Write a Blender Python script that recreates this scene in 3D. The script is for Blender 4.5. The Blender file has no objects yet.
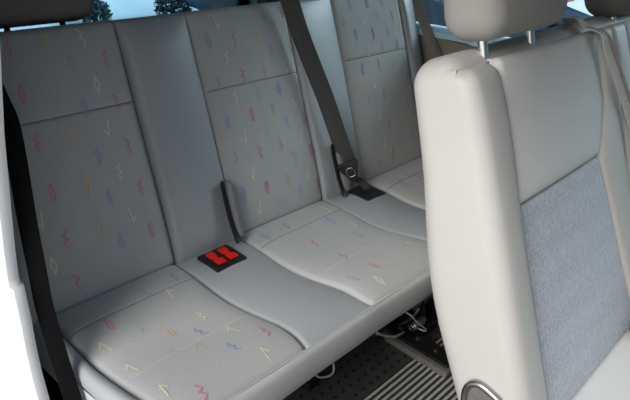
import bpy, bmesh, math, random
from mathutils import Vector, Matrix
random.seed(7)
SC = bpy.context.scene
COL = SC.collection
V = Vector

# ------------------------------------------------------------------ materials
def lin(c):
    return tuple(((x/255)/12.92 if x/255 <= .04045 else ((x/255+.055)/1.055)**2.4) for x in c) + (1.0,)

def mat(name, rgb, rough=.6, metal=0., spec=.5, noise=0., nscale=60., bump=0., bscale=200., sheen=0.):
    m = bpy.data.materials.new(name); m.use_nodes = True
    nt = m.node_tree; b = nt.nodes['Principled BSDF']
    b.inputs['Base Color'].default_value = lin(rgb)
    b.inputs['Roughness'].default_value = rough
    b.inputs['Metallic'].default_value = metal
    b.inputs['Specular IOR Level'].default_value = spec
    b.inputs['Sheen Weight'].default_value = sheen
    tc = nt.nodes.new('ShaderNodeTexCoord')
    if noise:
        n = nt.nodes.new('ShaderNodeTexNoise'); n.inputs['Scale'].default_value = nscale; n.inputs['Detail'].default_value = 4
        nt.links.new(tc.outputs['Object'], n.inputs['Vector'])
        mx = nt.nodes.new('ShaderNodeMix'); mx.data_type = 'RGBA'
        a = lin(rgb)
        mx.inputs[6].default_value = tuple(v*(1-noise) for v in a[:3]) + (1,)
        mx.inputs[7].default_value = tuple(min(1, v*(1+noise)) for v in a[:3]) + (1,)
        nt.links.new(n.outputs['Fac'], mx.inputs[0]); nt.links.new(mx.outputs[2], b.inputs['Base Color'])
    if bump:
        n2 = nt.nodes.new('ShaderNodeTexNoise'); n2.inputs['Scale'].default_value = bscale; n2.inputs['Detail'].default_value = 2
        nt.links.new(tc.outputs['Object'], n2.inputs['Vector'])
        bp = nt.nodes.new('ShaderNodeBump'); bp.inputs['Strength'].default_value = bump; bp.inputs['Distance'].default_value = .004
        nt.links.new(n2.outputs['Fac'], bp.inputs['Height']); nt.links.new(bp.outputs['Normal'], b.inputs['Normal'])
    return m

def woven(name, rgb, dark):
    """fabric with a small woven wave relief"""
    m = mat(name, rgb, .85, spec=.25, sheen=.2)
    nt = m.node_tree; b = nt.nodes['Principled BSDF']
    tc = nt.nodes.new('ShaderNodeTexCoord')
    mp = nt.nodes.new('ShaderNodeMapping'); mp.inputs['Scale'].default_value = (.85, .3, 1.15)
    nt.links.new(tc.outputs['Object'], mp.inputs['Vector'])
    w = nt.nodes.new('ShaderNodeTexVoronoi'); w.feature = 'SMOOTH_F1'; w.inputs['Scale'].default_value = 95; w.inputs['Randomness'].default_value = .45
    nt.links.new(mp.outputs['Vector'], w.inputs['Vector'])
    mx = nt.nodes.new('ShaderNodeMix'); mx.data_type = 'RGBA'
    mx.inputs[6].default_value = lin(dark); mx.inputs[7].default_value = lin(rgb)
    nt.links.new(w.outputs['Distance'], mx.inputs[0]); nt.links.new(mx.outputs[2], b.inputs['Base Color'])
    bp = nt.nodes.new('ShaderNodeBump'); bp.inputs['Strength'].default_value = .55; bp.inputs['Distance'].default_value = .006
    nt.links.new(w.outputs['Distance'], bp.inputs['Height']); nt.links.new(bp.outputs['Normal'], b.inputs['Normal'])
    return m

def glass(name, tint):
    m = bpy.data.materials.new(name); m.use_nodes = True
    nt = m.node_tree; nt.nodes.clear()
    o = nt.nodes.new('ShaderNodeOutputMaterial'); t = nt.nodes.new('ShaderNodeBsdfTransparent')
    g = nt.nodes.new('ShaderNodeBsdfGlossy'); g.inputs['Roughness'].default_value = .02
    f = nt.nodes.new('ShaderNodeFresnel'); f.inputs['IOR'].default_value = 1.45
    t.inputs['Color'].default_value = tint
    x = nt.nodes.new('ShaderNodeMixShader')
    nt.links.new(f.outputs[0], x.inputs[0]); nt.links.new(t.outputs[0], x.inputs[1]); nt.links.new(g.outputs[0], x.inputs[2])
    nt.links.new(x.outputs[0], o.inputs['Surface'])
    return m

FAB = (168, 168, 166)
M = {
 'fabric': mat('patterned_fabric_grey', FAB, .88, spec=.25, noise=.07, nscale=140, bump=.25, bscale=500, sheen=.15),
 'vinyl': mat('grey_vinyl', (157, 160, 161), .36, spec=.45, noise=.04, nscale=30, bump=.06, bscale=300),
 'apron': mat('light_grey_vinyl', (186, 186, 184), .5, spec=.4, noise=.05, nscale=25, bump=.08, bscale=120),
 'flap': mat('dark_grey_flap_vinyl', (112, 113, 114), .45),
 'red': mat('mark_red', (190, 130, 138), .9), 'yellow': mat('mark_yellow', (200, 197, 168), .9),
 'blue': mat('mark_blue', (142, 156, 180), .9), 'orange': mat('mark_orange', (190, 168, 140), .9),
 'green': mat('mark_green', (164, 171, 164), .9),
 'groove': mat('seam_thread_dark', (112, 112, 110), .9),
 'edging': mat('seam_piping_pale', (186, 186, 182), .8),
 'black': mat('black_plastic', (22, 22, 23), .45),
 'dark': mat('dark_felt', (26, 26, 27), .95),
 'redplastic': mat('red_button_plastic', (232, 28, 22), .35),
 'belt': mat('seat_belt_webbing_charcoal', (64, 64, 63), .6, spec=.4, bump=.3, bscale=900),
 'beltblack': mat('seat_belt_webbing_black', (12, 12, 13), .95, spec=.1, bump=.3, bscale=900),
 'beltbrown': mat('seat_belt_webbing_grey_brown', (134, 126, 120), .6, bump=.3, bscale=900),
 'beltgrey': mat('seat_belt_webbing_grey', (184, 180, 174), .6, bump=.3, bscale=900),
 'chrome': mat('chrome', (245, 245, 245), .28, 1.),
 'satin': mat('satin_steel', (170, 168, 164), .32, 1., noise=.1),
 'brass': mat('worn_bolt_steel', (150, 120, 96), .4, 1.),
 'cover': mat('pale_grey_leatherette', (184, 180, 174), .5, spec=.4, noise=.03, nscale=14, bump=.08, bscale=260),
 'coverpanel': mat('pale_grey_cloth', (200, 197, 193), .7, spec=.3, noise=.03, nscale=20, bump=.1, bscale=300),
 'woven': woven('blue_grey_woven_cloth', (184, 185, 189), (146, 147, 155)),
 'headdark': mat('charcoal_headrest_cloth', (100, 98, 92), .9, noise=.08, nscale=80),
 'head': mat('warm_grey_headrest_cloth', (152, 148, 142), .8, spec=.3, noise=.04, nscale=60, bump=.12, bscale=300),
 'rubber': mat('black_rubber', (56, 55, 53), .6, noise=.3, nscale=40),
 'dimple': mat('rubber_dimple', (10, 10, 10), .7),
 'carpetlo': mat('carpet_dark', (44, 43, 42), 1., noise=.3, nscale=300, bump=1., bscale=500),
 'carpethi': mat('carpet_rib_grey', (168, 166, 162), 1., noise=.75, nscale=170, bump=1., bscale=400),
 'steel': mat('black_painted_steel', (34, 33, 32), .28, .4, noise=.4, nscale=60),
 'railface': mat('scuffed_rail_edge', (120, 116, 112), .5, .4, noise=.3, nscale=70),
 'wire': mat('wire_sleeve', (190, 186, 182), .4),
 'trimpale': mat('white_body_trim', (240, 240, 238), .4, noise=.03, nscale=10),
 'trimgrey': mat('grey_interior_trim', (172, 174, 176), .55, noise=.05, nscale=30),
 'beige': mat('beige_side_trim', (146, 138, 124), .7, noise=.05, nscale=30),
 'sill': mat('pale_blue_sill', (196, 230, 242), .25, spec=.6),
 'roof': mat('headlining', (120, 119, 116), .95, noise=.05),
 'shelf': mat('pale_shelf_vinyl', (222, 234, 242), .3, spec=.6),
 'glass': glass('tinted_glass', (.66, .78, .84, 1)),
 'clearglass': glass('rear_glass', (.50, .70, .80, 1)),
 'concrete': mat('concrete_yard', (206, 207, 208), .9, noise=.15, nscale=1.2),
 'carblue': mat('blue_car_paint', (20, 44, 58), .25, .2),
 'carglass': mat('dark_car_glass', (70, 120, 140), .1),
 'brick': mat('dusty_red_masonry', (168, 110, 104), .9, noise=.2, nscale=8),
 'leaf': mat('dark_leaves', (30, 44, 50), .7, noise=.3),
 'bark': mat('bark', (60, 50, 42), .9),
 'bezel': mat('red_brown_plastic', (92, 58, 48), .4),
 'guide': mat('blue_grey_plastic', (72, 75, 82), .45),
}

# ------------------------------------------------------------------ object helpers
LOC = {}
def put(o, label=None, cat=None, group=None, kind=None):
    if label: o['label'] = label
    if cat: o['category'] = cat
    if group: o['group'] = group
    if kind: o['kind'] = kind
    return o

def thing(name, loc, label, cat, group=None):
    o = bpy.data.objects.new(name, None); COL.objects.link(o); o.empty_display_size = .05
    o.location = loc; LOC[o.name] = V(loc)
    return put(o, label, cat, group)

def obj(name, bm, mats, parent=None, smooth=True, origin=None, label=None):
    """bmesh given in van coordinates; linked as one mesh object, moved into its thing's frame"""
    if not isinstance(mats, (list, tuple)): mats = [mats]
    root = V((0, 0, 0))
    if parent is not None: root = LOC[parent.name]
    elif origin is not None: root = V(origin)
    bmesh.ops.recalc_face_normals(bm, faces=bm.faces[:]) if bm.faces else None
    for v in bm.verts: v.co -= root
    me = bpy.data.meshes.new(name); bm.to_mesh(me); bm.free()
    for m in mats: me.materials.append(M[m])
    if smooth:
        me.polygons.foreach_set('use_smooth', [True]*len(me.polygons))
        try: me.set_sharp_from_angle(angle=math.radians(38))
        except Exception: pass
    o = bpy.data.objects.new(name, me); COL.objects.link(o)
    if parent is not None: o.parent = parent
    elif origin is not None: o.location = root
    LOC[o.name] = root
    if label: o['label'] = label
    return o

def single(name, bm, mats, origin, label, cat, group=None, kind=None, smooth=True):
    return put(obj(name, bm, mats, None, smooth, origin), label, cat, group, kind)

def structure(name, bm, mats, smooth=False, parent=None):
    o = obj(name, bm, mats, parent, smooth); o['kind'] = 'structure'; return o

def bx(bm, lo, hi, bev=0., seg=3, M4=None, mi=0):
    r = bmesh.ops.create_cube(bm, size=1.)
    vs = r['verts']
    lo = V(lo); hi = V(hi); c = (lo+hi)/2; s = hi-lo
    for v in vs: v.co = V((v.co.x*s.x, v.co.y*s.y, v.co.z*s.z)) + c
    fs = list({f for v in vs for f in v.link_faces})
    if bev:
        es = list({e for v in vs for e in v.link_edges})
        rr = bmesh.ops.bevel(bm, geom=es, offset=bev, segments=seg, profile=.5, affect='EDGES')
        vs = list({v for f in rr['faces'] for v in f.verts} | {v for f in fs if f.is_valid for v in f.verts})
        fs = list({f for v in vs for f in v.link_faces})
    for f in fs: f.material_index = mi
    if M4 is not None:
        for v in vs: v.co = M4 @ v.co
    return bm

def box(lo, hi, bev=0., seg=3, M4=None): return bx(bmesh.new(), lo, hi, bev, seg, M4)

def catmull(pts, n=8, closed=False):
    pts = [V(p) for p in pts]; out = []; N = len(pts)
    for i in range(N if closed else N-1):
        g = (lambda k: pts[k % N]) if closed else (lambda k: pts[min(max(k, 0), N-1)])
        p0, p1, p2, p3 = g(i-1), g(i), g(i+1), g(i+2)
        for k in range(n):
            t = k/n
            out.append(.5*((2*p1)+(p2-p0)*t+(2*p0-5*p1+4*p2-p3)*t*t+(3*p1-p0-3*p2+p3)*t**3))
    if not closed: out.append(pts[-1])
    return out

def tube(bm, pts, r, sides=8, closed=False):
    pts = [V(p) for p in pts]; N = len(pts); rings = []; prev = None
    for i, p in enumerate(pts):
        a = pts[(i-1) % N] if (closed or i > 0) else p
        b = pts[(i+1) % N] if (closed or i < N-1) else p
        t = (b-a).normalized()
        if prev is None:
            prev = t.cross(V((0, 0, 1)))
            if prev.length < .1: prev = t.cross(V((1, 0, 0)))
        nrm = (prev - t*prev.dot(t)).normalized(); prev = nrm
        bi = t.cross(nrm)
        rr = r[i] if isinstance(r, list) else r
        rings.append([bm.verts.new(p + rr*(math.cos(2*math.pi*k/sides)*nrm + math.sin(2*math.pi*k/sides)*bi)) for k in range(sides)])
    for i in range(N if closed else N-1):
        A, B = rings[i], rings[(i+1) % N]
        for k in range(sides):
            bm.faces.new((A[k], A[(k+1) % sides], B[(k+1) % sides], B[k]))
    if not closed:
        bm.faces.new(rings[0][::-1]); bm.faces.new(rings[-1])
    return bm

def prism(bm, poly, ext, mi=0):
    """closed polygon (list of points) pushed along the vector ext"""
    A = [bm.verts.new(V(p)) for p in poly]; B = [bm.verts.new(V(p)+V(ext)) for p in poly]
    fs = [bm.faces.new(A[::-1]), bm.faces.new(B)]
    for i in range(len(A)):
        j = (i+1) % len(A); fs.append(bm.faces.new((A[i], A[j], B[j], B[i])))
    for f in fs: f.material_index = mi
    return bm

def loft(bm, rings, caps=True):
    R = [[bm.verts.new(V(p)) for p in r] for r in rings]
    for A, B in zip(R, R[1:]):
        n = len(A)
        for k in range(n): bm.faces.new((A[k], A[(k+1) % n], B[(k+1) % n], B[k]))
    if caps: bm.faces.new(R[0][::-1]); bm.faces.new(R[-1])
    return bm

def samp(L, R, n, extra=()):
    R = min(R, L*.49)
    a = [0, .05*R, .2*R, .45*R, .75*R, R]
    mid = [R+(L-2*R)*i/n for i in range(1, n)]
    s = a + mid + [L-x for x in a[::-1]]
    for e in extra:
        for d in (-.008, -.004, -.002, 0, .002, .004, .008): s.append(e+d)
    return sorted(set(round(x, 5) for x in s if 0 <= x <= L))

def pad(mapf, xl, xr, s0, s1, hf, R=.015, T=.03, nx=14, ny=22, grooves=(), extra_x=()):
    """closed upholstery pad: mapf(x,s,h)->point; xl/xr are functions of s; hf(x,s,a,b) the crown height; rounded rim of radius R"""
    bm = bmesh.new()
    L = s1-s0
    ss = samp(L, R, ny, [g-s0 for g in grooves])
    W0 = xr((s0+s1)/2)-xl((s0+s1)/2)
    ax = [x/W0 for x in samp(W0, R, nx, extra_x)]
    def H(a, b, s, x):
        W = xr(s)-xl(s)
        ex = max(0, R-min(a, 1-a)*W); ey = max(0, R-min(b, 1-b)*L)
        r = min(R, math.hypot(ex, ey))
        return hf(x, s, a, b)-(R-math.sqrt(max(0, R*R-r*r)))
    top, bot = [], []
    for t in ss:
        s = s0+t; rowt, rowb = [], []
        for a in ax:
            x = xl(s)+(xr(s)-xl(s))*a
            rowt.append(bm.verts.new(mapf(x, s, H(a, t/L, s, x))))
            rowb.append(bm.verts.new(mapf(x, s, -T)))
        top.append(rowt); bot.append(rowb)
    n, m = len(ss), len(ax)
    for i in range(n-1):
        for j in range(m-1):
            bm.faces.new((top[i][j], top[i][j+1], top[i+1][j+1], top[i+1][j]))
            bm.faces.new((bot[i][j], bot[i+1][j], bot[i+1][j+1], bot[i][j+1]))
        bm.faces.new((top[i][0], top[i+1][0], bot[i+1][0], bot[i][0]))
        bm.faces.new((top[i][-1], bot[i][-1], bot[i+1][-1], top[i+1][-1]))
    for j in range(m-1):
        bm.faces.new((top[0][j], bot[0][j], bot[0][j+1], top[0][j+1]))
        bm.faces.new((top[-1][j], top[-1][j+1], bot[-1][j+1], bot[-1][j]))
    def surf(x, s):
        W = xr(s)-xl(s); return mapf(x, s, H((x-xl(s))/W, (s-s0)/L, s, x))
    return bm, surf

GLY = {
 'diamond': [[(0, -.5), (.3, 0), (0, .5), (-.3, 0), (0, -.5)]],
 'zig': [[(-.3, .5), (.25, .28), (-.22, -.02), (.3, -.14), (.0, -.5)]],
 'check': [[(-.3, .45), (-.05, -.5), (.4, -.1)]],
 'hook': [[(.25, .5), (-.25, .12), (.15, -.08), (-.2, -.5)]],
 'loop': [[(-.05, .5), (.28, .3), (.12, -.5), (-.28, -.2), (-.05, .5)]],
}
COLS = ['yellow', 'red', 'green', 'orange', 'blue']
def marks(bm, surf, xl, xr, s0, s1, base, odd, hx=.020, hs=.040, w=.0042, wear=.0, margin=.016):
    """small woven squiggles of the pattern, standing in one lattice, written into the pad's own mesh"""
    rnd = random.Random(int(base*1000)+99)
    bm.verts.ensure_lookup_table()
    i0 = int(math.floor((-1-base)/.0447))
    for i in range(i0, i0+60):
        x0 = base+.0447*i
        col = COLS[i % 5]
        for k in range(-1, 8):
            s = k*.111+(.0555 if (i+odd) % 2 else 0)+rnd.uniform(-.005, .005)
            x = x0+rnd.uniform(-.003, .003)
            if wear and rnd.random() < wear: continue
            if not (s0+margin+.018 < s < s1-margin-.016 and xl(s)+margin < x < xr(s)-margin): continue
            g = {'yellow': ['diamond', 'check', 'zig', 'check'], 'red': ['zig', 'loop', 'hook', 'zig'], 'blue': ['loop', 'zig'],
                 'orange': ['loop', 'check', 'loop'], 'green': ['hook', 'check']}[col]
            gl = GLY[rnd.choice(g)]; fl = rnd.choice((-1, 1))
            for pl_ in gl:
                for (ax, ay), (bx_, by_) in zip(pl_, pl_[1:]):
                    p = V((x+ax*hx*fl*1.1, s+ay*hs)); q = V((x+bx_*hx*fl*1.1, s+by_*hs))
                    d = (q-p); 
                    if d.length < 1e-6: continue
                    d.normalize(); nn = V((-d.y, d.x))*w/2; p = p-d*w*.3; q = q+d*w*.3
                    N = 4; prev = None
                    for j in range(N+1):
                        c = p.lerp(q, j/N); pr = []
                        for sg in (-1, 1):
                            cc = c+nn*sg
                            P = surf(cc.x, cc.y)
                            e = .001
                            du = surf(cc.x+e, cc.y)-P; dv = surf(cc.x, cc.y+e)-P
                            nr = du.cross(dv).normalized()
                            if nr.z < 0: nr = -nr
                            pr.append(bm.verts.new(P+nr*.0011))
                        if prev:
                            f = bm.faces.new((prev[0], prev[1], pr[1], pr[0])); f.material_index = 1+COLS.index(col)
                        prev = pr
PATMATS = ['fabric', 'yellow', 'red', 'green', 'orange', 'blue']

def ribbon(bm, pts, wd, width, th=.0018, fold=0.):
    """flat webbing along pts; wd = width direction per point; fold lifts the middle into a slight crease"""
    rings = []
    n = len(pts)
    for i in range(n):
        p = V(pts[i]); t = (V(pts[min(i+1, n-1)])-V(pts[max(i-1, 0)])).normalized()
        w = V(wd[i] if isinstance(wd, list) else wd); w = (w-t*w.dot(t)).normalized(); nr = t.cross(w)
        W = width[i] if isinstance(width, list) else width
        pr = [(-.5, 0), (-.17, fold), (.17, fold*.5), (.5, 0)]
        top = [p+w*W*a+nr*(b+th) for a, b in pr]; bot = [p+w*W*a+nr*(b-th) for a, b in pr]
        rings.append(top+bot[::-1])
    return loft(bm, rings)

def rbox(size, loc, M3=None, r=.03, seg=4, taper=None):
    bm = box([-s/2 for s in size], [s/2 for s in size], r, seg)
    for v in bm.verts:
        if taper: v.co = taper(v.co)
        if M3 is not None: v.co = M3 @ v.co
        v.co += V(loc)
    return bm

# ------------------------------------------------------------------ frames of the two seats
REC, TILT = .4219, .0811
C0 = V((0, 0, .38))
U = V((0, math.sin(REC), math.cos(REC))); NB = V((0, -math.cos(REC), math.sin(REC)))
VC = V((0, -math.cos(TILT), math.sin(TILT))); NC = V((0, math.sin(TILT), math.cos(TILT)))
X = V((1, 0, 0))
def PB(x, s, h): return C0+X*x+U*s+NB*h
def hprof(d):      # the cushion dips behind the middle of the thigh and swells at the front
    return -.014*math.exp(-((d-.20)/.10)**2)+.012*math.exp(-((d-.41)/.075)**2)
def PC(x, d, h): return C0+X*x+VC*d+NC*(h+hprof(d))
O2 = V((0, -.924, .518)); U2 = V((0, .4166, .9091)); N2 = V((0, -.9091, .4166))
def PM(x, s, h): return O2+X*x+U2*s+N2*h
F2 = Matrix((X, N2*-1, U2)).transposed()      # columns: right, rearward, up the backrest

# ------------------------------------------------------------------ rear bench
bench = thing('rear_bench_seat', (0, .1, 0),
              'rear three-place grey bench seat with coloured squiggle pattern, behind the pale middle seat', 'bench seat')
G1 = .0018
def edgeL(s):
    return -.83 + (.03*min(1, s/.2)) + (.035*max(0, min(1, (s-.2)/.23))) + (.05*max(0, min(1, (s-.43)/.22)))
panels = [ # xl, xr, groove, base, odd
 (edgeL, lambda s: -.409, .440, -.735, 0),
 (lambda s: -.19-G1, lambda s: .19+G1, .424, -.097, 1),
 (lambda s: .413-G1, lambda s: .795, .424, .54, 0),
]
def bh(groove, B=.014, sag=0.):
    def f(x, s, a, b):
        g = -.0028*math.exp(-((s-groove)/.0032)**2)
        lum = .002*math.exp(-((s-.17)/.12)**2)
        return -.009+B*(1-(2*a-1)**4)*(1-(2*b-1)**6)+g+lum
    return f
for xl, xr, gr, base, odd in panels:
    bm, sf = pad(PB, xl, xr, -.008, .648, bh(gr), .018, .03, 18, 30, (gr,))
    bmesh.ops.recalc_face_normals(bm, faces=bm.faces[:])
    marks(bm, sf, xl, xr, .02, .648, base, odd)
    p = obj('backrest_panel', bm, PATMATS, bench)
    t = bmesh.new(); N = 24
    tube(t, [sf(xl(gr)+.012+(xr(gr)-xl(gr)-.024)*i/N, gr)+NB*.0002 for i in range(N+1)], .0014, 6)
    obj('seam', t, 'groove', p)
    for fx in ((xr,) if base < -.3 else (xl, xr)):
        e = bmesh.new()
        sgn = -1 if fx is xr else 1
        tube(e, [sf(fx(s)+sgn*.0025, s) for s in [.02+.6*i/30 for i in range(31)]], .0016, 6)
        obj('edge_seam', e, 'groove', p)

def bolster_h(B, tilt=0.):
    def f(x, s, a, b): return -.008+B*(max(0, 1-(2*a**.55-1)**2))**.8*(1-(2*b-1)**8)+tilt*(a-.5)
    return f
for xl, xr, s1, B in ((lambda s: panels[0][1](s)+.001, lambda s: -.19, .646, .026),
                      (lambda s: .19, lambda s: .413, .646, .016),
                      (lambda s: .796, lambda s: .885, .646, .014)):
    bm, sf = pad(PB, xl, xr, -.016, s1, bolster_h(B), .014, .03, 14, 24)
    obj('backrest_bolster', bm, 'vinyl', bench, label='plain grey vinyl backrest strip')

# slots with raised flaps beside the middle place
for xs, top, x1 in ((-.226, .168, -.186), (.246, .166, .300)):
    flap, _ = pad(PB, lambda s: xs+.004+.006*max(0, (s-top+.05)/.05), lambda s: x1-.010*max(0, (s-top+.05)/.05), .0, top+.004,
                  lambda x, s, a, b: .022+.014*(max(0, 1-(2*a-1)**2)), .014, .01, 8, 14)
    obj('bolster_flap', flap, 'flap', bench, label='darker grey flap')
    t = bmesh.new()
    pts = [PB(xs+.006, top+.004, .020), PB(xs, top-.004, .021), PB(xs-.002, top-.04, .022), PB(xs-.002, .06, .024), PB(xs+.001, .015, .028), PB(xs+.003, -.006, .036)]
    pp = catmull(pts, 6); n = len(pp)
    ribbon(t, pp, X, [.006+.006*(i/n)+.010*max(0, i/n-.72)/.28 for i in range(n)], .004)
    obj('slot_trim', t, 'black', bench, label='black slot liner')
# backrest shell
sh = bmesh.new(); bx(sh, (-.69, -.10, .0), (.88, -.024, .635), .02, 3)
for v in sh.verts: v.co = PB(v.co.x if v.co.x > -.5 else v.co.x, v.co.z, v.co.y)
obj('backrest_shell', sh, 'dark', bench, label='dark backrest rear')

# cushion
def rc(s, d0=.42):   # front corner rounding
    return .012*max(0, (s-d0)/.07)**2
cush = [
 (lambda s: -.778, lambda s: -.413-rc(s), (.081, .300), -.735, 1),
 (lambda s: -.19+rc(s), lambda s: .19-rc(s), (.081, .300), -.097, 0),
 (lambda s: .413+rc(s), lambda s: .80, (.081, .300), .54, 1),
]
def ch(grooves, B=.012):
    def f(x, s, a, b):
        g = sum(-.004*math.exp(-((s-q)/.0032)**2) for q in grooves[:1])
        g += -.0016*math.exp(-((s-grooves[1])/.003)**2)
        return -.006+B*(1-(2*a-1)**6)*(1-(2*b-1)**8)+g
    return f
for xl, xr, gr, base, odd in cush:
    bm, sf = pad(PC, xl, xr, -.02, .489, ch(gr), .016, .04, 18, 30, gr)
    bmesh.ops.recalc_face_normals(bm, faces=bm.faces[:])
    marks(bm, sf, xl, xr, .0, .489, base, odd, wear=.28)
    p = obj('cushion_panel', bm, PATMATS, bench)
    t = bmesh.new(); N = 24
    tube(t, [sf(xl(.08)+.012+(xr(.08)-xl(.08)-.024)*i/N, gr[0])+NC*.0002 for i in range(N+1)], .0012, 6)
    obj('seam', t, 'groove', p); t = bmesh.new()
    tube(t, [sf(xl(.3)+.03+(xr(.3)-xl(.3)-.06)*i/N, gr[1])-NC*.0002 for i in range(N+1)], .0009, 6)
    obj('seam', t, 'apron', p)
for xl, xr in ((lambda s: -.413-rc(s)+.001, lambda s: -.19+rc(s)-.001), (lambda s: .19-rc(s)+.001, lambda s: .413+rc(s)-.001), (lambda s: .801, lambda s: .885), (lambda s: -.815, lambda s: -.779)):
    bm, sf = pad(PC, xl, xr, -.02, .489, lambda x, s, a, b: -.008+.010*(1-(2*a-1)**2)*(1-(2*b-1)**6), .012, .04, 12, 24)
    obj('cushion_bolster', bm, 'vinyl', bench, label='plain grey vinyl cushion strip')
# front apron and pan
prof = [(.484, .000), (.4895, .002), (.4955, -.003), (.499, -.014), (.499, -.04), (.494, -.07), (.484, -.100), (.470, -.114), (.45, -.118), (.0, -.108), (-.02, -.10), (-.02, -.045), (.30, -.045), (.47, -.035)]
ap = bmesh.new()
xs_ = [-.815, -.812, -.805]+[-.8+1.675*i/40 for i in range(1, 40)]+[.875, .883, .886]
rings = []
for i, x in enumerate(xs_):
    k = 1-(.10 if i in (0, len(xs_)-1) else (.03 if i in (1, len(xs_)-2) else 0))
    wob = .0015*math.sin(x*9)+.001*math.sin(x*23+1)
    rings.append([C0+X*x+VC*(.25+(d-.25)*(.97 if k < .95 else 1)+(wob if d > .4 else 0))+NC*(h-.003) for d, h in prof])
loft(ap, rings)
apron = obj('front_apron', ap, 'apron', bench, label='plain light grey front of the cushion')
t = bmesh.new(); tube(t, [C0+X*x+VC*.4885+NC*.0005 for x in [-.80+1.67*i/60 for i in range(61)]], .0015, 6)
obj('piping', t, 'edging', apron)

# red buckles in their black holder, and the black pocket beside the right place
def holder(cx, cy, sx, sy, name, label):
    bm = bmesh.new(); bx(bm, (-sx/2, -sy/2, -.010), (sx/2, sy/2, .004), .004, 2)
    hh = .003
    for v in bm.verts: v.co = PC(cx+v.co.x, cy+v.co.y, hh+v.co.z)
    return obj(name, bm, 'black', bench, label=label)
hd = holder(-.309, .060, .106, .088, 'buckle_holder', 'black buckle holder set in the grey strip')
for k, dx in enumerate((-.021, .021)):
    # button face with a notch on one long side
    P = [(-.013, -.030), (.010, -.030), (.010, -.012), (.004, -.006), (.004, .004), (.013, .010), (.013, .028), (-.013, .028), (-.013, .006), (-.008, .0), (-.013, -.008)]
    bm = bmesh.new()
    poly = [PC(-.309+dx+px*1.05, .060+py, .0075) for px, py in P]
    prism(bm, poly, NC*.004)
    bt = obj('release_button', bm, 'redplastic', hd, smooth=False, label='red release button')
pk = holder(.336, .058, .098, .088, 'buckle_pocket', 'black pocket where the belt end goes in')

# headrest of the left place
hm = Matrix.Rotation(-.22, 3, 'X')
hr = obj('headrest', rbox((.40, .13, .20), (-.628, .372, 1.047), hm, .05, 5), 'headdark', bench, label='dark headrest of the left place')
for x in (-.655, -.520):
    obj('headrest_post', tube(bmesh.new(), [(x, .315, .92), (x, .345, 1.02)], .007, 10), 'black', hr)
# legs
for x in (-.17, .30):
    bm = bmesh.new()
    bx(bm, (x-.02, -.33, .006), (x+.02, -.03, .03), .004, 2); bx(bm, (x-.02, -.0, .0), (x+.02, .20, .03), .004, 2); bx(bm, (x-.015, -.06, .012), (x+.015, .03, .028))
    tube(bm, [(x, -.29, .02), (x, -.22, .16), (x, -.20, .29)], .016, 10)
    tube(bm, [(x, .15, .02), (x, .10, .16), (x, .08, .29)], .016, 10)
    tube(bm, [(x, -.27, .04), (x, .05, .25)], .010, 8)
    bx(bm, (x-.03, -.24, .26), (x+.03, .14, .29), .004, 2)
    lg = obj('seat_leg', bm, 'steel', bench, label='black steel leg')
    for y in (-.305, -.25):
        b = bmesh.new(); bmesh.ops.create_cone(b, cap_ends=True, segments=6, radius1=.011, radius2=.009, depth=.012)
        for v in b.verts: v.co += V((x, y, .036))
        obj('bolt', b, 'satin', lg, smooth=False)

# ------------------------------------------------------------------ seat belts
def facing(p):  # webbing turned toward the open door
    return V((.66, -.75, .1))
mb = thing('seat_belt', (.25, .1, .38), 'charcoal seat belt hanging down the backrest to the black pocket in the bench', 'seat belt', 'seat belts of the van')
pts = catmull([(.10, .44, 1.70), (.12, .36, 1.38), (.150, .265, 1.06), (.163, .226, .985), (.182, .184, .888), (.210, .139, .788), (.240, .094, .687), (.262, .044, .58), (.287, .002, .484)], 6)
obj('webbing', ribbon(bmesh.new(), pts, V((.66, -.75, .1)), .056, .0012, .008), 'belt', mb)
obj('roof_anchor', box((.07, .41, 1.66), (.13, .47, 1.72), .008), 'black', mb)
dn = (V((.345, -.051, .38))-V((.262, .044, .58))).normalized()
wd = V((.66, -.75, .1)); wd = (wd-dn*wd.dot(dn)).normalized(); nr = wd.cross(dn); 
if nr.y > 0: nr = -nr
Mt = Matrix((wd, dn, nr)).transposed()
def tb(name, P2, th, base, mt, parent, off=0., bev=0):
    bm = bmesh.new(); prism(bm, [V(base)+Mt @ V((a, b, off-th/2)) for a, b in P2], Mt @ V((0, 0, th)))
    if bev: bmesh.ops.bevel(bm, geom=bm.edges[:], offset=bev, segments=2, profile=.5, affect='EDGES')
    return obj(name, bm, mt, parent)
tongue_at = V((.281, .000, .486))+nr*.020
tg = tb('belt_tongue', [(-.035, -.014), (.035, -.014), (.037, -.004), (.030, .012), (.018, .040), (.012, .062), (-.012, .062), (-.018, .034), (-.030, .010), (-.037, -.004)], .010, tongue_at, 'black', mb, 0, .002)
fr = bmesh.new()
loopP = [(-.011, .010), (.011, .010), (.011, .036), (-.011, .036)]
tube(fr, catmull([tongue_at+Mt @ V((a, b, .007)) for a, b in loopP], 6, True), .0022, 8, True)
obj('tongue_frame', fr, 'satin', tg, label='bright metal frame')
st = ribbon(bmesh.new(), catmull([tongue_at+Mt @ V((0, .05, 0)), V((.318, -.034, .425)), V((.345, -.051, .392))], 6), wd, .024, .0018)
obj('anchor_strap', st, 'belt', mb)

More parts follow.
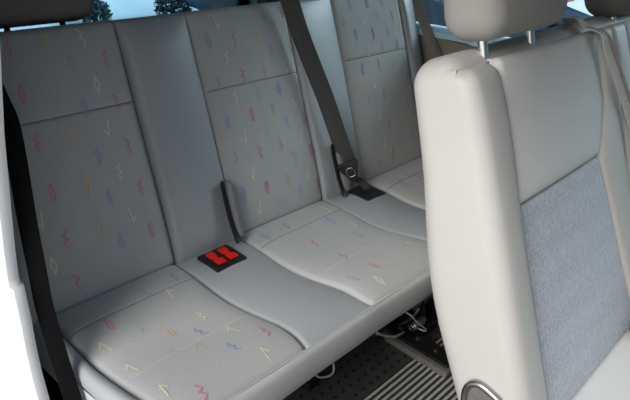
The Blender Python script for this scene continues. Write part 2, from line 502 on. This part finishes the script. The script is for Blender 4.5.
lb = thing('seat_belt', (-.80, 0, .2), 'black seat belt hanging at the bench\'s dark left end beside the pale pillar', 'seat belt', 'seat belts of the van')
pts = catmull([(-.872, .06, 1.32), (-.866, .03, 1.10), (-.850, -.045, .96), (-.838, -.064, .888), (-.838, -.087, .709), (-.838, -.104, .613), (-.838, -.122, .512), (-.838, -.166, .408), (-.838, -.207, .325), (-.838, -.245, .236), (-.838, -.28, .13), (-.838, -.30, .03)], 6)
obj('webbing', ribbon(bmesh.new(), pts, V((.66, -.75, .1)), .038, .0012, .003), 'beltblack', lb)
obj('floor_anchor', box((-.865, -.325, .0), (-.81, -.275, .05), .006), 'black', lb)
obj('pillar_anchor', box((-.90, .05, 1.29), (-.86, .10, 1.36), .008), 'black', lb)

rb = thing('seat_belt', (.90, 0, .2), 'grey-brown seat belt at the far right end of the bench by the beige side wall', 'seat belt', 'seat belts of the van')
pts = catmull([(.905, .34, 1.10), (.90, .243, .922), (.90, .165, .81), (.90, .080, .70), (.90, .01, .58), (.905, -.02, .30), (.905, -.03, .03)], 6)
obj('webbing', ribbon(bmesh.new(), pts, V((.66, -.75, .1)), .040, .0012, .005), 'beltbrown', rb)
obj('floor_anchor', box((.885, -.06, .0), (.925, -.0, .05), .006), 'black', rb)
obj('wall_anchor', box((.89, .32, 1.08), (.93, .37, 1.15), .008), 'black', rb)

# ------------------------------------------------------------------ middle-row seat
seat = thing('middle_row_seat', (.3, -1.0, 0), 'pale grey middle-row seat in the right foreground with blue-grey woven insert', 'seat')
bm = bmesh.new(); bx(bm, (-.305, .035, -.17), (.92, .166, .672), .050, 6)
for k in range(12):
    bmesh.ops.bisect_plane(bm, geom=bm.verts[:]+bm.edges[:]+bm.faces[:], plane_co=(0, 0, -.10+.055*k), plane_no=(0, 0, 1))
for v in bm.verts:
    x, y, s = v.co
    # back surface fuller low down, slimmer at the top
    y = y*(1-.14*max(0, (s-.3)/.37))
    y += .022*math.exp(-((s-.18)/.19)**2) if y > .1 else 0
    s += -.012*((x-.05)/.36)**2 if s > .4 and x < .5 else 0
    v.co = PM(x, s, -y)
body = obj('backrest_cover', bm, 'cover', seat)
tp = bmesh.new()
tube(tp, [PM(-.297+.004*math.sin(i/20*3), -.165+.775*i/30, -.026) for i in range(31)], .0016, 6)
obj('side_seam', tp, 'edging', body)

def m_h(b0, B, pw=2.): 
    return lambda x, s, a, b: b0+B*(max(0, 1-abs(2*a-1)**pw))*(1-(2*b-1)**10)
def fbol(xl, xr, s0, s1, h0, B, R, name, m_, label=None, pw=2., ny=24):
    b_, sf = pad(PM, xl, xr, s0, s1, m_h(h0, B, pw), R, .09, 14, ny)
    return obj(name, b_, m_, seat, label=label), sf
fl = lambda s: -.190-.0*(s)
fbol(lambda s: -.306+(.05-math.sqrt(.0025-min(.045, max(0, s-.606))**2)), lambda s: -.188+.012*math.exp(-((s-.5)/.15)**2), -.165, .637, -.006, .012, .028, 'side_bolster', 'cover', pw=2.4)
def seamR(s): return .234+.23*(.345-s) if s < .345 else .234+.52*min(.125, s-.345)
fbol(lambda s: -.186+.012*math.exp(-((s-.5)/.15)**2), seamR, .350, .640, -.012, .010, .014, 'upper_panel', 'coverpanel', 'smooth pale grey upper panel', 4.)
fbol(lambda s: -.186, seamR, -.165, .348, -.014, .008, .008, 'woven_insert', 'woven', 'blue-grey woven insert', 4.)
fbol(lambda s: seamR(s)+.002, lambda s: .402, -.165, .640, -.010, .010, .016, 'inner_bolster', 'cover', pw=2.4)
fbol(lambda s: .404, lambda s: .500, -.165, .640, -.010, .010, .016, 'inner_bolster', 'cover', pw=2.4)
fbol(lambda s: .502, lambda s: .80, -.165, .640, -.014, .008, .014, 'woven_insert', 'woven', 'blue-grey woven insert', 4.)
fbol(lambda s: .802, lambda s: .912, -.165, .640, -.006, .014, .026, 'side_bolster', 'cover', pw=2.4)
# cushion of that seat
bm = box((-.27, -1.46, .235), (.90, -.945, .405), .04, 5); 
for v in bm.verts: v.co.z += .05*max(0, (-1.0-v.co.y)/.45)
cb = obj('seat_cushion', bm, 'cover', seat)
bm, sf = pad(lambda x, y, h: V((x, -y, .405+h+.05*max(0, (y-1.0)/.45))), lambda s: -.16, lambda s: .26, .965, 1.43, lambda x, s, a, b: .012, .014, .02, 12, 16)
obj('cushion_insert', bm, 'coverpanel', seat)
bm = box((-.24, -1.40, .03), (.86, -.80, .24), .02, 3)
obj('seat_base', bm, 'steel', seat)
for x in (-.16, .76):
    obj('floor_bracket', box((x-.04, -1.38, .012), (x+.04, -.86, .035), .006), 'steel', seat)
# recline handle
hp = [(-.312, -.822, .436), (-.312, -.817, .476), (-.312, -.832, .500), (-.312, -.862, .500), (-.312, -.905, .482), (-.312, -.925, .440), (-.312, -.905, .405), (-.312, -.85, .400)]
hcurve = catmull(hp, 6, True)
h_ = obj('recline_handle', tube(bmesh.new(), hcurve, .0075, 10, True), 'satin', seat, label='silver looped handle')
cx = sum((V(p) for p in hp), V())/len(hp)
bm = bmesh.new(); prism(bm, [cx+(p-cx)*.93 for p in hcurve], V((.014, 0, 0)))
obj('handle_recess', bm, 'railface', h_, smooth=False)
# headrests
HM = Matrix.Rotation(-.30, 3, 'X')
def headrest(x, z0, w, m_, label, posts):
    def tp_(c):
        k = c.z/.11
        c = c.copy(); c.x *= (1-.06*max(0, -k)); c.y *= (1-.10*max(0, k)); c.x += 0
        return c
    o = obj('headrest', rbox((w, .125, .22), (x, -.575, z0+.11), HM, .048, 6, tp_), m_, seat, label=label)
    for px in posts:
        obj('post_sleeve', tube(bmesh.new(), [(px, -.622, 1.066), (px, -.618, 1.080)], .013, 12), 'guide', o)
        obj('headrest_post', tube(bmesh.new(), [(px, -.63, 1.04), (px, -.585, 1.17)], .0095, 12), 'chrome', o, label='chrome post')
    return o
h1 = headrest(-.075, 1.112, .35, 'head', 'warm grey headrest', (-.176, .022))
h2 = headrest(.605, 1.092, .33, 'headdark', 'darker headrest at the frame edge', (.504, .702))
# belt outlet on the top edge
bm = box((.235, -.605, 1.060), (.300, -.550, 1.094), .008, 3)
obj('belt_outlet', bm, 'bezel', seat, label='red-brown belt outlet')
bm = tube(bmesh.new(), [(.085, -.585, 1.078), (.205, -.585, 1.078)], .018, 14)
obj('belt_roller', bm, 'guide', seat, label='blue-grey roller housing')

b4 = thing('seat_belt', (.3, -.7, .9), 'pale grey folded seat belt running down over the top of the middle-row seat', 'seat belt', 'seat belts of the van')
pts = [V((.268, -.575, 1.098)), V((.268, -.61, 1.113))]+[PM(x, s, h) for x, s, h in ((.270, .648, -.020), (.280, .625, .010), (.300, .585, .014), (.340, .515, .014), (.375, .45, .014), (.415, .36, .014), (.452, .26, .014), (.48, .14, .014), (.50, .0, .014), (.505, -.12, .03))]
pts = catmull(pts, 6)
obj('webbing', ribbon(bmesh.new(), pts, V((.93, -.2, -.25)), .046, .0012, .006), 'beltgrey', b4)
t = bmesh.new(); ribbon(t, [p+N2*.008+X*.004 for p in pts[14:]], V((.93, -.2, -.25)), .012, .0012, .003)
obj('webbing_fold', t, 'beltbrown', b4, label='darker folded edge')
# little black buckle in the crease of the middle-row seat
bkl = thing('belt_buckle', (.262, -.985, .40), 'small black belt buckle poking from the crease of the middle-row seat', 'belt buckle')
obj('stalk', box((.258, -.992, .39), (.272, -.975, .425), .003), 'black', bkl)
obj('buckle_head', box((.245, -1.000, .420), (.287, -.972, .445), .006), 'black', bkl)

# ------------------------------------------------------------------ floor and what lies on it
fb = box((-1.0, -2.7, -.06), (1.0, 1.15, 0)); structure('floor', fb, 'dark')
bm = box((-.62, -.452, .0), (.90, -.02, .006), .002, 2)
mat_ = single('rubber_mat', bm, ['rubber'], (0, -.2, 0), 'black dimpled rubber mat on the floor under the front edge of the bench', 'mat', smooth=False)
bm = bmesh.new()
for i in range(40):
    for j in range(12):
        x = -.56+i*.036+(.018 if j % 2 else 0); y = -.43+j*.034
        r = bmesh.ops.create_cone(bm, cap_ends=True, segments=8, radius1=.0065, radius2=.006, depth=.002)
        for v in r['verts']: v.co += V((x, y, .0068))
dm = obj('dimples', bm, 'dimple', mat_); dm['kind'] = 'stuff'
# ribbed carpet: ribs run across the van
bm = bmesh.new()
yy = [-.457-i*.0025 for i in range(400)]
A = []
for y in yy:
    ph = ((-.457-y)/.0175) % 1
    z = .005+.007*max(0, math.sin(math.pi*min(1, ph/.62)))**.5 if ph < .62 else .005
    A.append([bm.verts.new((x, y, z)) for x in (-.62, -.3, 0, .3, .6, .90)])
for i in range(len(yy)-1):
    for k in range(5):
        f = bm.faces.new((A[i][k], A[i+1][k], A[i+1][k+1], A[i][k+1]))
        f.material_index = 1 if ((-.457-(yy[i]+yy[i+1])/2)/.0175) % 1 < .62 else 0
# its edges go down to the floor
for row in (A[0], A[-1]):
    lo = [bm.verts.new((v.co.x, v.co.y, .0005)) for v in row]
    for k in range(5): bm.faces.new((row[k], row[k+1], lo[k+1], lo[k]))
single('ribbed_carpet', bm, ['carpetlo', 'carpethi'], (0, -.8, 0), 'grey and black ribbed carpet strip on the floor beside the pale seat', 'carpet', smooth=False)
# floor rail
rl = thing('floor_rail', (.19, -.45, 0), 'black seat rail with scuffed edge standing on the floor mat and carpet', 'rail')
bm = bmesh.new()
prism(bm, [(.170, -.575, .012), (.170, -.345, .006), (.182, -.322, .006), (.21, -.318, .006), (.21, -.575, .012)], (0, 0, .022))
obj('rail_edge', bm, 'railface', rl, smooth=False, label='scuffed grey edge')
obj('rail_channel', box((.186, -.565, .016), (.255, -.30, .042), .004), 'steel', rl, smooth=False)
for y in (-.36, -.43, -.50):
    b = bmesh.new(); bmesh.ops.create_cone(b, cap_ends=True, segments=6, radius1=.010, radius2=.008, depth=.008)
    for v in b.verts: v.co += V((.222, y, .045))
    obj('bolt', b, 'satin' if y > -.48 else 'brass', rl, smooth=False)
b = bmesh.new(); bmesh.ops.create_cone(b, cap_ends=True, segments=10, radius1=.010, radius2=.009, depth=.012)
for v in b.verts: v.co += V((.245, -.545, .046))
obj('end_bolt', b, 'brass', rl, label='coppery end bolt')
# seat latch bracket under the bench's right part
lt = thing('latch_bracket', (.33, -.34, 0), 'black steel latch bracket with lever under the bench, behind the rail', 'bracket')
bm = bmesh.new()
bx(bm, (.27, -.42, .0065), (.42, -.27, .05), .006, 2)
prism(bm, [(.30, -.40, .04), (.30, -.30, .04), (.30, -.30, .13), (.30, -.34, .15), (.30, -.38, .11)], (.012, 0, 0))
prism(bm, [(.38, -.42, .04), (.38, -.30, .04), (.38, -.30, .12), (.38, -.36, .14), (.38, -.40, .10)], (.012, 0, 0))
obj('bracket_plate', bm, 'steel', lt, smooth=False)
bm = bmesh.new(); tube(bm, [(.28, -.36, .10), (.42, -.36, .10)], .012, 12); obj('pivot', bm, 'satin', lt)
obj('lever', tube(bmesh.new(), catmull([(.14, -.315, .028), (.20, -.33, .03), (.27, -.36, .055), (.30, -.37, .09)], 6), .0045, 8), 'satin', lt, label='bright steel lever')
for k, (P, m_, lab) in enumerate((
    ([(.36, -.22, .20), (.33, -.29, .13), (.37, -.35, .16), (.36, -.40, .10), (.33, -.44, .05)], 'wire', 'thin pale wire looping over the latch bracket under the bench'),
    ([(.25, -.20, .16), (.29, -.27, .09), (.33, -.33, .155), (.40, -.38, .08), (.42, -.44, .03)], 'black', 'black cable hanging over the latch bracket under the bench'))):
    single('cable', tube(bmesh.new(), catmull(P, 8), .003 if k == 0 else .006, 8), m_, (.34, -.34, .05), lab, 'cable', 'cables under the bench')
P = [(.10, -.425, .215), (.118, -.44, .200), (.164, -.44, .151), (.235, -.44, .085), (.265, -.425, .050), (.262, -.40, .047)]
single('cable', tube(bmesh.new(), catmull(P, 8), .0026, 8), 'wire', (.2, -.42, .1), 'thin bright wire hanging from the bench front down onto the black rail', 'cable', 'cables under the bench')
obj('release_rod', tube(bmesh.new(), catmull([(.01, -.40, .166), (.06, -.40, .128), (.12, -.40, .092), (.20, -.385, .055)], 6), .004, 8), 'wire', lt, label='bright release rod')
obj('spring', tube(bmesh.new(), [(.215+.0012*k, -.40+.012*math.cos(k*.9), .070+.012*math.sin(k*.9)) for k in range(60)], .0022, 6), 'satin', lt, label='coiled spring')
P = [(-.21, -.26, .10), (-.16, -.30, .055), (-.13, -.32, .02), (-.08, -.33, .016), (-.05, -.29, .05)]
single('cable', tube(bmesh.new(), catmull(P, 8), .0035, 8), 'wire', (-.13, -.32, .02), 'grey wire beside the bolted bench leg in the dark at the bottom', 'cable', 'cables under the bench')

# ------------------------------------------------------------------ the van around them
# pale body pillar at the door opening
rings = []
for z, y in ((0, -.20), (.18, -.185), (.25, -.172), (.311, -.161), (.38, -.139), (.44, -.128), (.502, -.121), (.55, -.112), (.578, -.106), (.583, -.101), (.60, -.0965), (.66, -.097), (.728, -.101), (.906, -.114), (1.06, -.139), (1.30, -.16), (1.74, -.16)):
    k = .004 if z > .58 else 0
    rings.append([(-.864-k, y+.05, z), (-.864-k, y+.008, z), (-.867-k, y, z), (-.878-k, y-.005, z), (-.890-k, y-.003, z), (-.901-k, y+.014, z), (-.922, y+.085, z), (-.962, y+.12, z), (-.962, y+.19, z), (-.866-k, y+.19, z)])
structure('trim_1', loft(bmesh.new(), rings), 'trimpale', True)
structure('wall_left', box((-.96, -.02, 0), (-.90, 1.12, 1.74)), 'trimgrey')
structure('ceiling', box((-.98, -2.7, 1.72), (1.0, 1.15, 1.78)), 'roof')
# right side wall: lower panel, D pillar, B pillar, header
bm = bmesh.new()
bx(bm, (.93, -2.7, 0), (.99, 1.12, .80)); bx(bm, (.93, .48, .80), (.99, 1.12, 1.74)); bx(bm, (.93, -.62, .80), (.99, -.435, 1.50)); bx(bm, (.93, -2.7, 1.45), (.99, .48, 1.74))
structure('wall_right', bm, 'beige')
bm = bmesh.new()
prism(bm, [(.915, .48, .788), (.915, -.435, .880), (.915, -.435, .858), (.915, .48, .766)], (.03, 0, 0))
prism(bm, [(.935, .48, .80), (.935, -.435, .895), (.935, -.435, .86), (.935, .48, .77)], (.05, 0, 0))
structure('trim_2', bm, 'sill')
bm = box((.955, -.435, .80), (.961, .48, 1.45)); structure('window_1', bm, 'glass')
bm = box((.955, -2.7, .80), (.961, -.62, 1.45)); structure('window_2', bm, 'glass')
bm = bmesh.new(); bx(bm, (-.96, -2.7, 0), (.99, -2.64, .95)); bx(bm, (-.96, -2.7, 1.5), (.99, -2.64, 1.74))
structure('wall_front', bm, 'trimgrey')
structure('window_4', box((-.96, -2.675, .95), (.99, -2.669, 1.5)), 'glass')
structure('wall_cab', box((-.96, -2.64, 0), (-.90, -1.5, 1.72)), 'trimgrey')
# tailgate
bm = bmesh.new()
bx(bm, (-.96, 1.06, 0), (.99, 1.12, .70)); bx(bm, (-.96, 1.06, 1.45), (.99, 1.12, 1.74)); bx(bm, (-.96, 1.06, .70), (-.80, 1.12, 1.45)); bx(bm, (.83, 1.06, .70), (.99, 1.12, 1.45))
structure('wall_back', bm, 'trimgrey')
structure('trim_3', box((-.90, 1.035, .685), (.93, 1.085, .708), .004), 'sill')
structure('window_3', box((-.80, 1.085, .70), (.83, 1.091, 1.45)), 'clearglass')
bm = bmesh.new(); bx(bm, (-.86, .50, .575), (.90, 1.03, .605), .008, 2)
sf_ = thing('luggage_shelf', (0, .8, .575), 'pale blue-grey luggage shelf behind the bench backrest, below the rear window', 'shelf')
obj('shelf_board', bm, 'shelf', sf_)
for x in (-.87, .885): obj('shelf_support', box((x-.03, .55, .53), (x+.03, 1.03, .575)), 'trimgrey', sf_, smooth=False)

# outside: yard, parked car, low wall, shrubs
structure('ground', box((-14, -14, -.62), (24, 24, -.55)), 'concrete')
car = thing('parked_car', (3.6, 1.9, -.55), 'dark blue parked car outside beyond the right-hand window', 'car')
prof_c = [(0, .25), (0, .75), (.08, .88), (1.0, .95), (1.55, 1.40), (2.9, 1.42), (3.5, .98), (4.0, .90), (4.1, .7), (4.1, .25)]
def carbody(px):
    bm = bmesh.new(); prism(bm, [(px, .60+a, -.55+b) for a, b in px_prof], (1.65, 0, 0)); return bm
px_prof = prof_c
bm = carbody(3.2); bmesh.ops.bevel(bm, geom=bm.edges[:], offset=.06, segments=3, affect='EDGES', profile=.5)
obj('car_body', bm, 'carblue', car)
bm = bmesh.new(); prism(bm, [(3.185, .60+a, -.55+b) for a, b in ((1.12, .98), (1.58, 1.34), (2.86, 1.34), (3.3, 1.0))], (1.68, 0, 0)); obj('side_window', bm, 'carglass', car)
for a in (.8, 3.3):
    for x in (3.18, 4.68):
        bm = bmesh.new(); bmesh.ops.create_cone(bm, cap_ends=True, segments=24, radius1=.31, radius2=.31, depth=.2, matrix=Matrix.Translation((x+.1, .60+a, -.24)) @ Matrix.Rotation(math.pi/2, 4, 'Y'))
        obj('wheel', bm, 'rubber', car)
bm = box((5.2, 1.4, -.55), (5.5, 2.5, .32)); bx(bm, (5.15, 1.35, .32), (5.55, 2.55, .40))
single('garden_wall', bm, ['brick'], (5.3, 1.9, -.55), 'low dusty red wall outside the right-hand window', 'wall', smooth=False)
def shrub(x, y, r, label):
    t = thing('shrub', (x, y, -.55), label, 'shrub', 'shrubs outside the rear window')
    bm = bmesh.new(); rnd = random.Random(int(x*100))
    for i in range(700):
        a = rnd.uniform(0, 6.283); e = math.asin(rnd.uniform(-.5, 1)); rr = r*rnd.uniform(.55, 1)
        c = V((x+rr*math.cos(a)*math.cos(e), y+rr*math.sin(a)*math.cos(e), -.55+r*.7+rr*math.sin(e)))
        d = V((rnd.gauss(0, 1), rnd.gauss(0, 1), rnd.gauss(0, 1))).normalized(); w = d.orthogonal().normalized()*.012; d = d*.035
        bm.faces.new([bm.verts.new(c-d), bm.verts.new(c+w), bm.verts.new(c+d), bm.verts.new(c-w)])
    obj('foliage', bm, 'leaf', t, smooth=False)
    obj('stem', tube(bmesh.new(), [(x, y, -.55), (x, y, -.55+r)], .03, 8), 'bark', t)
shrub(2.42, 5.2, .17, 'dark shrub outside the rear window, at the right edge of the dark bench headrest')
shrub(3.30, 5.02, .21, 'dark shrub outside the rear window, above the grey strip of the bench')

# ------------------------------------------------------------------ light
w = bpy.data.worlds.new('sky'); SC.world = w; w.use_nodes = True
nt = w.node_tree; bg = nt.nodes['Background']
sky = nt.nodes.new('ShaderNodeTexSky'); sky.sky_type = 'NISHITA'; sky.sun_disc = False
sky.sun_elevation = math.radians(42); sky.sun_rotation = math.radians(-110)
nt.links.new(sky.outputs[0], bg.inputs['Color']); bg.inputs['Strength'].default_value = .085
def sunlamp(name, energy, angle, color, d, at):
    l = bpy.data.lights.new(name, 'SUN'); l.energy = energy; l.angle = math.radians(angle); l.color = color
    o = bpy.data.objects.new(name, l); COL.objects.link(o)
    o.rotation_euler = V(d).to_track_quat('-Z', 'Y').to_euler(); o.location = at
# daylight from the open door side, behind the pillar, and an added fill sun through the right-hand windows
sunlamp('sun', 3.5, 38, (1., .985, .97), (.78, .03, -.52), (-4, 1, 4))
sunlamp('fill_sun', 7.5, 42, (1., .96, .92), (-.70, .36, -.60), (4, -3, 4))

# ------------------------------------------------------------------ camera
cam = bpy.data.cameras.new('camera'); cam.sensor_width = 36; cam.lens = 646.05/630*36; cam.clip_start = .02
co = bpy.data.objects.new('camera', cam); COL.objects.link(co)
RT = V((.67209664, -.73187641, .1124412)); UP = V((.28706014, .39751126, .8715396)); FW = V((.68255592, .55348145, -.47725852))
co.matrix_world = Matrix(((RT.x, UP.x, -FW.x, -1.30295), (RT.y, UP.y, -FW.y, -1.16493), (RT.z, UP.z, -FW.z, 1.39808), (0, 0, 0, 1)))
SC.camera = co
vs = SC.view_settings; vs.view_transform = 'Standard'; vs.look = 'None'; vs.gamma = 1; vs.use_curve_mapping = False
vs.exposure = 0.12
